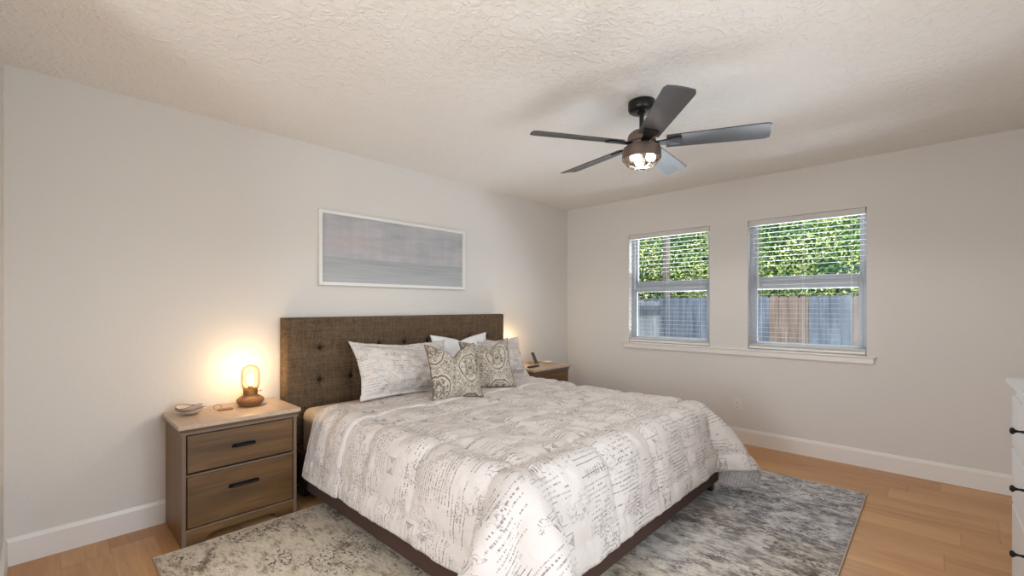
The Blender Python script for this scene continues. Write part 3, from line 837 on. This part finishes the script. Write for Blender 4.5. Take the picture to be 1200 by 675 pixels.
# ------------------------------------------------------------------ lamps and small things
def table_lamp(loc, label, rz=0, power=4):
    t = thing('table_lamp', label, 'lamp', loc, rz, 'glass cylinder table lamps')
    b = B(); lathe(b, [(0, 0), (.052, 0), (.060, .004), (.072, .022), (.076, .033), (.073, .043), (.060, .054), (.044, .063), (.038, .070), (.036, .078), (0, .078)], seg=48)
    obj('base', b, M['terracotta'], t, smooth=True, angle=35)
    b = B(); lathe(b, [(.037, .070), (.040, .072), (.040, .098), (.038, .101), (.033, .101), (.033, .078)], seg=40)
    for k in range(14):
        an = 2 * PI * k / 14; box(b, -.004, .004, -.002, .002, .098, .106)
        for v in b.verts[-8:]: v.co = Matrix.Rotation(an, 3, 'Z') @ (v.co + Vector((0, .0385, 0)))
    obj('collar', b, M['brass'], t, smooth=True, angle=30)
    b = B(); tube(b, [(.036, -.01, .082), (.054, -.015, .083)], .0022, 8); lathe(b, [(0, .004), (.005, .003), (.007, 0), (.005, -.003), (0, -.004)], seg=14)
    for v in b.verts[-(3 * 14 + 2):]: v.co = v.co + Vector((.056, -.0155, .084))
    obj('knob', b, M['brass'], t, smooth=True)
    b = B(); prof = [(.034, .098), (.048, .112), (.0525, .13), (.0535, .15), (.0535, .205), (.050, .224), (.040, .240), (.024, .250), (.008, .2535), (0, .2535)]
    lathe(b, prof, seg=48); obj('glass_shade', b, M['lamp_glass'], t, smooth=True)
    b = B(); lathe(b, [(0, .098), (.013, .098), (.013, .118), (.010, .122), (0, .122)], seg=20); obj('socket', b, M['brass'], t, smooth=True, angle=40)
    b = B(); lathe(b, [(0, .122), (.009, .124), (.014, .140), (.0175, .160), (.016, .176), (.009, .188), (0, .192)], seg=24); obj('bulb', b, M['bulb_warm'], t, smooth=True)
    l = light('lamp_glow', 'POINT', (0, 0, .205), power, (1.0, .72, .44), shadow_soft_size=.02); l.parent = t
    return t
table_lamp((-3.553, -.165, .645), 'small lit lamp with clear glass dome and round wooden base on the left nightstand', .3, 3.6)
table_lamp((-1.115, -.125, .645), 'lit glass lamp mostly hidden behind the right pillow on the corner nightstand', .3, 3.2)

def dish(loc, rz, w, tilt, label):
    n = 30; m = 14; s = np.linspace(0, 2 * PI, n + 1); r = np.linspace(0, 1, m)
    S, R = np.meshgrid(s, r, indexing='ij')
    Zs = .030 * R ** 2.2 + .008 * R ** 2 * np.cos(2 * S)
    Pm = np.stack([R * w / 2 * np.cos(S), R * w * .40 * np.sin(S), Zs], -1)
    me = grid_mesh('dish', Pm); o = link('trinket_dish', me, M['dish']); sm = o.modifiers.new('t', 'SOLIDIFY'); sm.thickness = .004; sm.offset = 1
    o.location = loc; o.rotation_euler = (0, tilt, rz)
    b = B(); tube(b, [tuple(Pm[i, -1]) for i in range(n)], .0022, 6, True); obj('rim', b, M['dish_rim'], o, smooth=True)
    return tag(o, label, 'dish', 'nested trinket dishes')
dish((-3.862, -.17, .6475), math.radians(-40), .150, 0, 'shallow cream oval dish on the left nightstand, the lower of two nested')
dish((-3.870, -.172, .664), math.radians(-55), .135, math.radians(-4), 'shallow cream oval dish with dark rim, lying in another dish')
t = thing('key_fob', 'small wooden block with a wire ring on the left nightstand', 'key fob', (-3.700, -.205, .645), math.radians(-3))
b = B(); box(b, -.038, .038, -.016, .016, .0, .012, .003); obj('block', b, M['fob'], t)
b = B(); tube(b, [(-.036 + .019 * math.cos(a_), .018, .006 + .014 + .016 * math.sin(a_)) for a_ in np.linspace(0, 2 * PI, 25)[:-1]], .0013, 6, True); obj('ring', b, M['cage'], t)

t = thing('phone_stand', 'dark slanted phone charging stand on the corner nightstand', 'phone stand', (-.79, -.140, .645), math.radians(12))
b = B(); box(b, -.045, .045, -.045, .045, 0, .009, .004); obj('base', b, M['brass'], t)
b = B(); box(b, -.030, .030, -.006, .006, 0, .120, .004)
bmesh.ops.rotate(b, verts=b.verts[:], cent=(0, 0, 0), matrix=Matrix.Rotation(math.radians(-24), 3, 'X')); bmesh.ops.translate(b, verts=b.verts[:], vec=(0, -.025, .008)); obj('panel', b, M['phone'], t)
t = thing('remote_control', 'dark remote control lying on the corner nightstand', 'remote', (-1.02, -.325, .645), math.radians(8))
b = B(); box(b, -.085, .085, -.021, .021, 0, .017, .006, 3); obj('body', b, M['dark_plastic'], t, smooth=True, angle=50)
b = B()
for k in range(4):
    for j in (-1, 1): box(b, -.05 + k * .028 - .004, -.05 + k * .028 + .004, j * .008 - .003, j * .008 + .003, .0165, .019, .001)
obj('buttons', b, M['ns_edge'], t)
b = B(); lathe(b, [(0, .002), (.026, .003), (.040, .012), (.046, .020), (.0485, .020), (.042, .009), (.028, .0), (0, 0)], seg=32)
o = obj('shallow_bowl', b, M['dish'], None, smooth=True); o.location = (-.655, -.22, .645)
tag(o, 'small pale shallow bowl near the wall corner on the corner nightstand', 'bowl')

# ------------------------------------------------------------------ framed picture
PX0, PX1, PZ0, PZ1 = -3.065, -1.678, 1.421, 1.974
t = thing('framed_picture', 'wide white-framed grey seascape print hanging above the headboard', 'picture', ((PX0 + PX1) / 2, 0, (PZ0 + PZ1) / 2))
hx, hz = (PX1 - PX0) / 2, (PZ1 - PZ0) / 2; fw = .024
b = B()
box(b, -hx, -hx + fw, -.034, -.002, -hz, hz, .001); box(b, hx - fw, hx, -.034, -.002, -hz, hz, .001)
box(b, -hx + fw, hx - fw, -.034, -.002, hz - fw, hz, .001); box(b, -hx + fw, hx - fw, -.034, -.002, -hz, -hz + fw, .001); obj('frame', b, M['frame_white'], t)
b = B(); box(b, -hx + fw, hx - fw, -.016, -.003, -hz + fw, hz - fw); obj('print', b, M['sea_print'], t)

# ------------------------------------------------------------------ ceiling fan
fan = thing('ceiling_fan', 'black and bronze five-blade ceiling fan with a caged light', 'ceiling fan', (-2.080, -2.055, 2.44))
b = B(); lathe(b, [(0, 0), (.074, 0), (.076, -.006), (.076, -.040), (.072, -.052), (.060, -.060), (.030, -.062), (0, -.062)], seg=48); obj('canopy', b, M['fan_black'], fan, smooth=True, angle=40)
b = B(); lathe(b, [(0, -.055), (.013, -.055), (.013, -.180), (.022, -.182), (.022, -.195), (0, -.195)], seg=24); lathe(b, [(.026, -.060), (.028, -.066), (.020, -.074), (.013, -.076)], seg=24); obj('downrod', b, M['fan_black'], fan, smooth=True, angle=40)
b = B(); lathe(b, [(0, -.160), (.030, -.162), (.055, -.172), (.074, -.190), (.080, -.210), (.080, -.232), (.070, -.236), (.070, -.262), (0, -.262)], seg=48); obj('motor_housing', b, M['bronze'], fan, smooth=True, angle=40)
b = B(); lathe(b, [(.040, -.252), (.088, -.256), (.104, -.266), (.108, -.285), (.110, -.330), (.107, -.330), (.104, -.288), (.088, -.262), (.04, -.259)], seg=56); obj('light_shade', b, M['bronze'], fan, smooth=True, angle=50)
b = B()
for k in range(9):
    a_ = 2 * PI * k / 9 + .2; pts = []
    for q in range(9):
        f_ = q / 8; th_ = f_ * PI / 2
        pts.append((.103 * math.cos(th_) * math.cos(a_), .103 * math.cos(th_) * math.sin(a_), -.318 - .068 * math.sin(th_)))
    tube(b, pts, .0030, 6)
for rr, zz in ((.103, -.322), (.070, -.367)): tube(b, [(rr * math.cos(x_), rr * math.sin(x_), zz) for x_ in np.linspace(0, 2 * PI, 41)[:-1]], .0024, 6, True)
obj('light_cage', b, M['cage'], fan, smooth=True)
for k in range(3):
    a_ = 2 * PI * k / 3 + .7; x_, y_ = .052 * math.cos(a_), .052 * math.sin(a_)
    b = B(); lathe(b, [(0, -.262), (.014, -.262), (.014, -.285), (0, -.285)], x_, y_, 18); s_ = obj('socket', b, M['brass'], fan, smooth=True, angle=40)
    b = B(); lathe(b, [(0, -.285), (.012, -.288), (.023, -.304), (.028, -.322), (.026, -.338), (.015, -.350), (0, -.354)], x_, y_, 24); obj('bulb', b, M['bulb_fan'], fan, smooth=True)
l = light('fan_light', 'SPOT', (0, 0, -.352), 36, (1.0, .97, .95), shadow_soft_size=.03, spot_size=math.radians(168), spot_blend=.25); l.parent = fan
BR = .66
def blade(an):
    bm = B(); n = 26; m = 7
    for side in (0, 1):
        pass
    top = []; bot = []
    for i in range(n):
        f_ = i / (n - 1); r_ = .135 + (BR - .135) * f_
        wd = .056 + .014 * f_; wl = -wd; wr_ = wd
        if f_ > .93:
            q = (f_ - .93) / .07; cut = .012 * q * q; wl += cut; wr_ -= cut
        rowt = []; rowb = []
        for j in range(m):
            g = j / (m - 1); y_ = wl + (wr_ - wl) * g
            rr = r_ + (.012 * (g - .5) * f_)
            z_ = -y_ * math.tan(math.radians(13)) - .0 + .004 * (1 - (2 * g - 1) ** 2)
            rowt.append(bm.verts.new((rr, y_, z_ + .003))); rowb.append(bm.verts.new((rr, y_, z_ - .003)))
        top.append(rowt); bot.append(rowb)
    for i in range(n - 1):
        for j in range(m - 1):
            bm.faces.new((top[i][j], top[i + 1][j], top[i + 1][j + 1], top[i][j + 1])); bm.faces.new((bot[i][j], bot[i][j + 1], bot[i + 1][j + 1], bot[i + 1][j]))
        bm.faces.new((top[i][0], bot[i][0], bot[i + 1][0], top[i + 1][0])); bm.faces.new((top[i][-1], top[i + 1][-1], bot[i + 1][-1], bot[i][-1]))
    for i in (0, n - 1):
        for j in range(m - 1):
            f_ = (top[i][j], top[i][j + 1], bot[i][j + 1], bot[i][j]); bm.faces.new(f_ if i else f_[::-1])
    o = obj('blade', bm, M['blade'], fan, smooth=True, angle=40); o.location = (0, 0, -.240); o.rotation_euler = (0, 0, an)
    b = B(); prism(b, [(.055, -.020), (.13, -.026), (.205, -.040), (.215, -.030), (.215, .030), (.205, .040), (.13, .026), (.055, .020)], 'z', -.004, .003)
    for v in b.verts: v.co.z -= v.co.y * math.tan(math.radians(13)) * min(1, max(0, (v.co.x - .06) / .1)) - .000; v.co.z -= .004
    obj('blade_arm', b, M['fan_black'], o)
for an in (147.7, 75.9, 6.0, -64.3, -138.4): blade(math.radians(an))

# ------------------------------------------------------------------ dresser at the right edge
dr = thing('dresser', 'white tall dresser with black knobs at the right edge of the view', 'dresser', (-1.60, -3.527, 0))
DW, DD, DH = 1.10, .44, .955
b = B(); box(b, -DW + .01, 0, -DD, -.004, .05, DH - .03, .002)
for x_ in (-DW + .01, -.045): box(b, x_, x_ + .045, -.05, -.004, 0, .06, .002)
for x_ in (-DW + .01, -.045): box(b, x_, x_ + .045, -DD, -DD + .045, 0, .06, .002)
obj('carcass', b, M['dresser'], dr)
b = B(); prism(b, [(-DW - .02, -DD), (.025, -DD), (.025, .022), (-DW - .02, .022)], 'z', DH - .018, DH); prism(b, [(-DW, -DD), (.012, -DD), (.012, .010), (-DW, .010)], 'z', DH - .032, DH - .018); obj('top', b, M['dresser'], dr)
zs_ = [(.07, .430), (.435, .665), (.67, .890)]
for z0, z1 in zs_:
    for x0_, x1_ in ((-DW / 2 + .004, -.018), (-DW + .028, -DW / 2 - .004)):
        b = B(); box(b, x0_, x1_, -.006, .008, z0 + .003, z1 - .003, .002); d_ = obj('drawer', b, M['dresser'], dr)
        cxs = [x1_ - .36 if x1_ > -.1 else x0_ + .18]
        for c_ in cxs:
            b = B(); lathe(b, [(0, 0), (.006, 0), (.004, .014), (.006, .022), (.0125, .028), (.0125, .032), (.008, .037), (0, .038)], seg=20)
            bmesh.ops.rotate(b, verts=b.verts[:], cent=(0, 0, 0), matrix=Matrix.Rotation(-PI / 2, 3, 'X'))
            zz = {0: .345, 1: .588, 2: .802}[[q[0] for q in zs_].index(z0)]
            bmesh.ops.translate(b, verts=b.verts[:], vec=(c_, .008, zz)); obj('knob', b, M['black_metal'], d_, smooth=True, angle=50)

# ------------------------------------------------------------------ garden: ground, fence, trees
GZ = -.42
b = B(); box(b, -9, 22, -16, 16, GZ - .1, GZ); o = struct('ground', b, M['ground'])
fen = thing('wooden_fence', 'weathered grey picket fence with newer cedar boards across the side yard', 'fence', (3.8, 0, GZ))
pw = .138; y = -6.0; k = 0
ftop = 1.425 - GZ
def picket(par, mat_, y0, y1, x0, x1, top, axis='y'):
    b = B(); c_ = .03; d = (y1 - y0)
    pts = [(y0, 0), (y1, 0), (y1, top - c_), (y1 - c_, top), (y0 + c_, top), (y0, top - c_)]
    prism(b, pts, 'x' if axis == 'y' else 'y', x0, x1); return obj('picket', b, mat_, par)
while y < 4.2:
    yc = y + pw / 2
    new = (-1.863 < yc < -1.354) or (-2.9 < yc < -2.407) or (-4.6 < yc < -4.1)
    picket(fen, M['fence_new'] if new else M['fence_grey'], y + .002, y + pw - .003, -.009 + random.uniform(-.004, .004), .010, ftop + random.uniform(-.012, .012))
    y += pw; k += 1
for zz in (.35, 1.0, 1.6):
    b = B(); box(b, .011, .05, -6.0, 4.2, zz, zz + .09); obj('rail', b, M['fence_grey'], fen)
sf = thing('side_fence', 'pale fence section with horizontal rails meeting the long fence at a corner', 'fence', (0, .50, GZ))
x_ = 3.74; k = 0
while x_ > .55:
    picket(sf, M['fence_pale'], x_ - pw + .003, x_ - .002, .02, .04, 1.78 + random.uniform(-.01, .01), axis='x'); x_ -= pw
for zz in (.42, 1.02, 1.60):
    b = B(); box(b, .5, 3.76, -.02, .019, zz, zz + .09); obj('rail', b, M['fence_grey'], sf)
for xx in (3.70, 2.2, .6):
    b = B(); box(b, xx - .045, xx + .045, -.06, .02, 0, 1.84); obj('post', b, M['fence_grey'], sf)

def leaves(name, n, center, radii, size, parent, seed, lo=-9):
    r = np.random.default_rng(seed)
    d = r.normal(size=(n, 3)); d /= np.linalg.norm(d, axis=1)[:, None]
    rad = r.uniform(.72, 1.08, n)[:, None]
    # clumps
    cl = r.normal(size=(60, 3)); cl /= np.linalg.norm(cl, axis=1)[:, None]
    k_ = (d @ cl.T).max(1); rad = rad * (.88 + .22 * ((k_ - .8) / .2).clip(0, 1))[:, None]
    P_ = np.array(center) + d * rad * np.array(radii)
    P_ = P_[P_[:, 2] > lo]; n = len(P_)
    a_ = r.normal(size=(n, 3)); a_ /= np.linalg.norm(a_, axis=1)[:, None]
    c_ = np.cross(a_, r.normal(size=(n, 3))); c_ /= np.linalg.norm(c_, axis=1)[:, None]
    s = size * r.uniform(.6, 1.3, n)[:, None]
    V4 = np.stack([P_ - a_ * s, P_ + c_ * s * .45, P_ + a_ * s, P_ - c_ * s * .45], 1).reshape(-1, 3)
    me = bpy.data.meshes.new(name); me.vertices.add(4 * n); me.vertices.foreach_set('co', V4.reshape(-1).astype(np.float32))
    me.loops.add(4 * n); me.loops.foreach_set('vertex_index', np.arange(4 * n, dtype=np.int32)); me.polygons.add(n)
    me.polygons.foreach_set('loop_start', np.arange(n, dtype=np.int32) * 4); me.polygons.foreach_set('loop_total', np.full(n, 4, np.int32))
    at = me.attributes.new('tone', 'FLOAT', 'FACE'); q = P_ + np.array([0, 7.0, 3.0]); cl2 = vnoise(q[:, 1] * 1.7, q[:, 2] * 1.9 + q[:, 0] * .8, seed + 90) + .6 * vnoise(q[:, 1] * 4.5, q[:, 2] * 4.5, seed + 91)
    at.data.foreach_set('value', (r.beta(1.5, 1.7, n) * .75 + .12 + cl2 * .7).clip(0, 1).astype(np.float32))
    me.update(calc_edges=True)
    return link('foliage', me, M['leaf'], parent)
def tree(loc, center, radii, n, seed, label, size=.036):
    t = thing('tree', label, 'tree', loc, 0, 'trees behind the garden fence')
    c = (center[0] - loc[0], center[1] - loc[1], center[2] - loc[2])
    leaves('foliage', n, c, radii, size, t, seed)
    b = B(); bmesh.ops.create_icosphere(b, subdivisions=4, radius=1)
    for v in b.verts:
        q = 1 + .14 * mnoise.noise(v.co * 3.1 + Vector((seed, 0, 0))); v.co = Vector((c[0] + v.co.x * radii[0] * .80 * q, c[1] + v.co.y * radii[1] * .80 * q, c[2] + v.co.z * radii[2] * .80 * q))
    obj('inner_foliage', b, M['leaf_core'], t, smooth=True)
    b = B(); tube(b, [(0, 0, 0), (.05, .03, c[2] * .4), (0, .05, c[2] * .8), (c[0] * .5, c[1] * .5, c[2])], [.13, .11, .09, .05], 10); obj('trunk', b, M['bark'], t, smooth=True)
    return t
tree((6.3, -2.1, GZ), (6.3, -2.1, 2.9), (1.7, 1.80, 2.25), 52000, 1, 'yellow-green leafy tree close behind the fence, filling the right window')
tree((6.5, 2.15, GZ), (6.5, 2.15, 2.9), (1.7, 1.80, 2.25), 52000, 3, 'dense green tree close behind the fence, filling the left window')
tree((10.6, .2, GZ), (10.6, .2, 3.3), (1.8, 2.6, 3.0), 36000, 2, 'big leafy tree farther off, between the two nearer trees')
tree((6.9, 6.2, GZ), (6.9, 6.2, 3.0), (1.8, 1.9, 2.4), 9000, 4, 'darker green tree at the far left end of the garden fence')
tree((6.7, -6.4, GZ), (6.7, -6.4, 3.0), (1.8, 1.9, 2.4), 9000, 5, 'bushy green tree at the right end of the garden fence')
tree((10.6, -5.7, GZ), (10.6, -5.7, 3.2), (1.8, 2.4, 2.9), 12000, 6, 'leafy tree farther off, behind the gap right of the right window tree')
t = thing('garden_trunk', 'bare grey tree trunk rising behind the fence in the left window', 'tree', (4.45, .72, GZ))
b = B(); tube(b, [(0, 0, 0), (.02, .0, 1.2), (-.02, .02, 2.4), (.03, 0, 4.0)], [.10, .085, .075, .06], 12); obj('trunk', b, M['bark'], t, smooth=True)
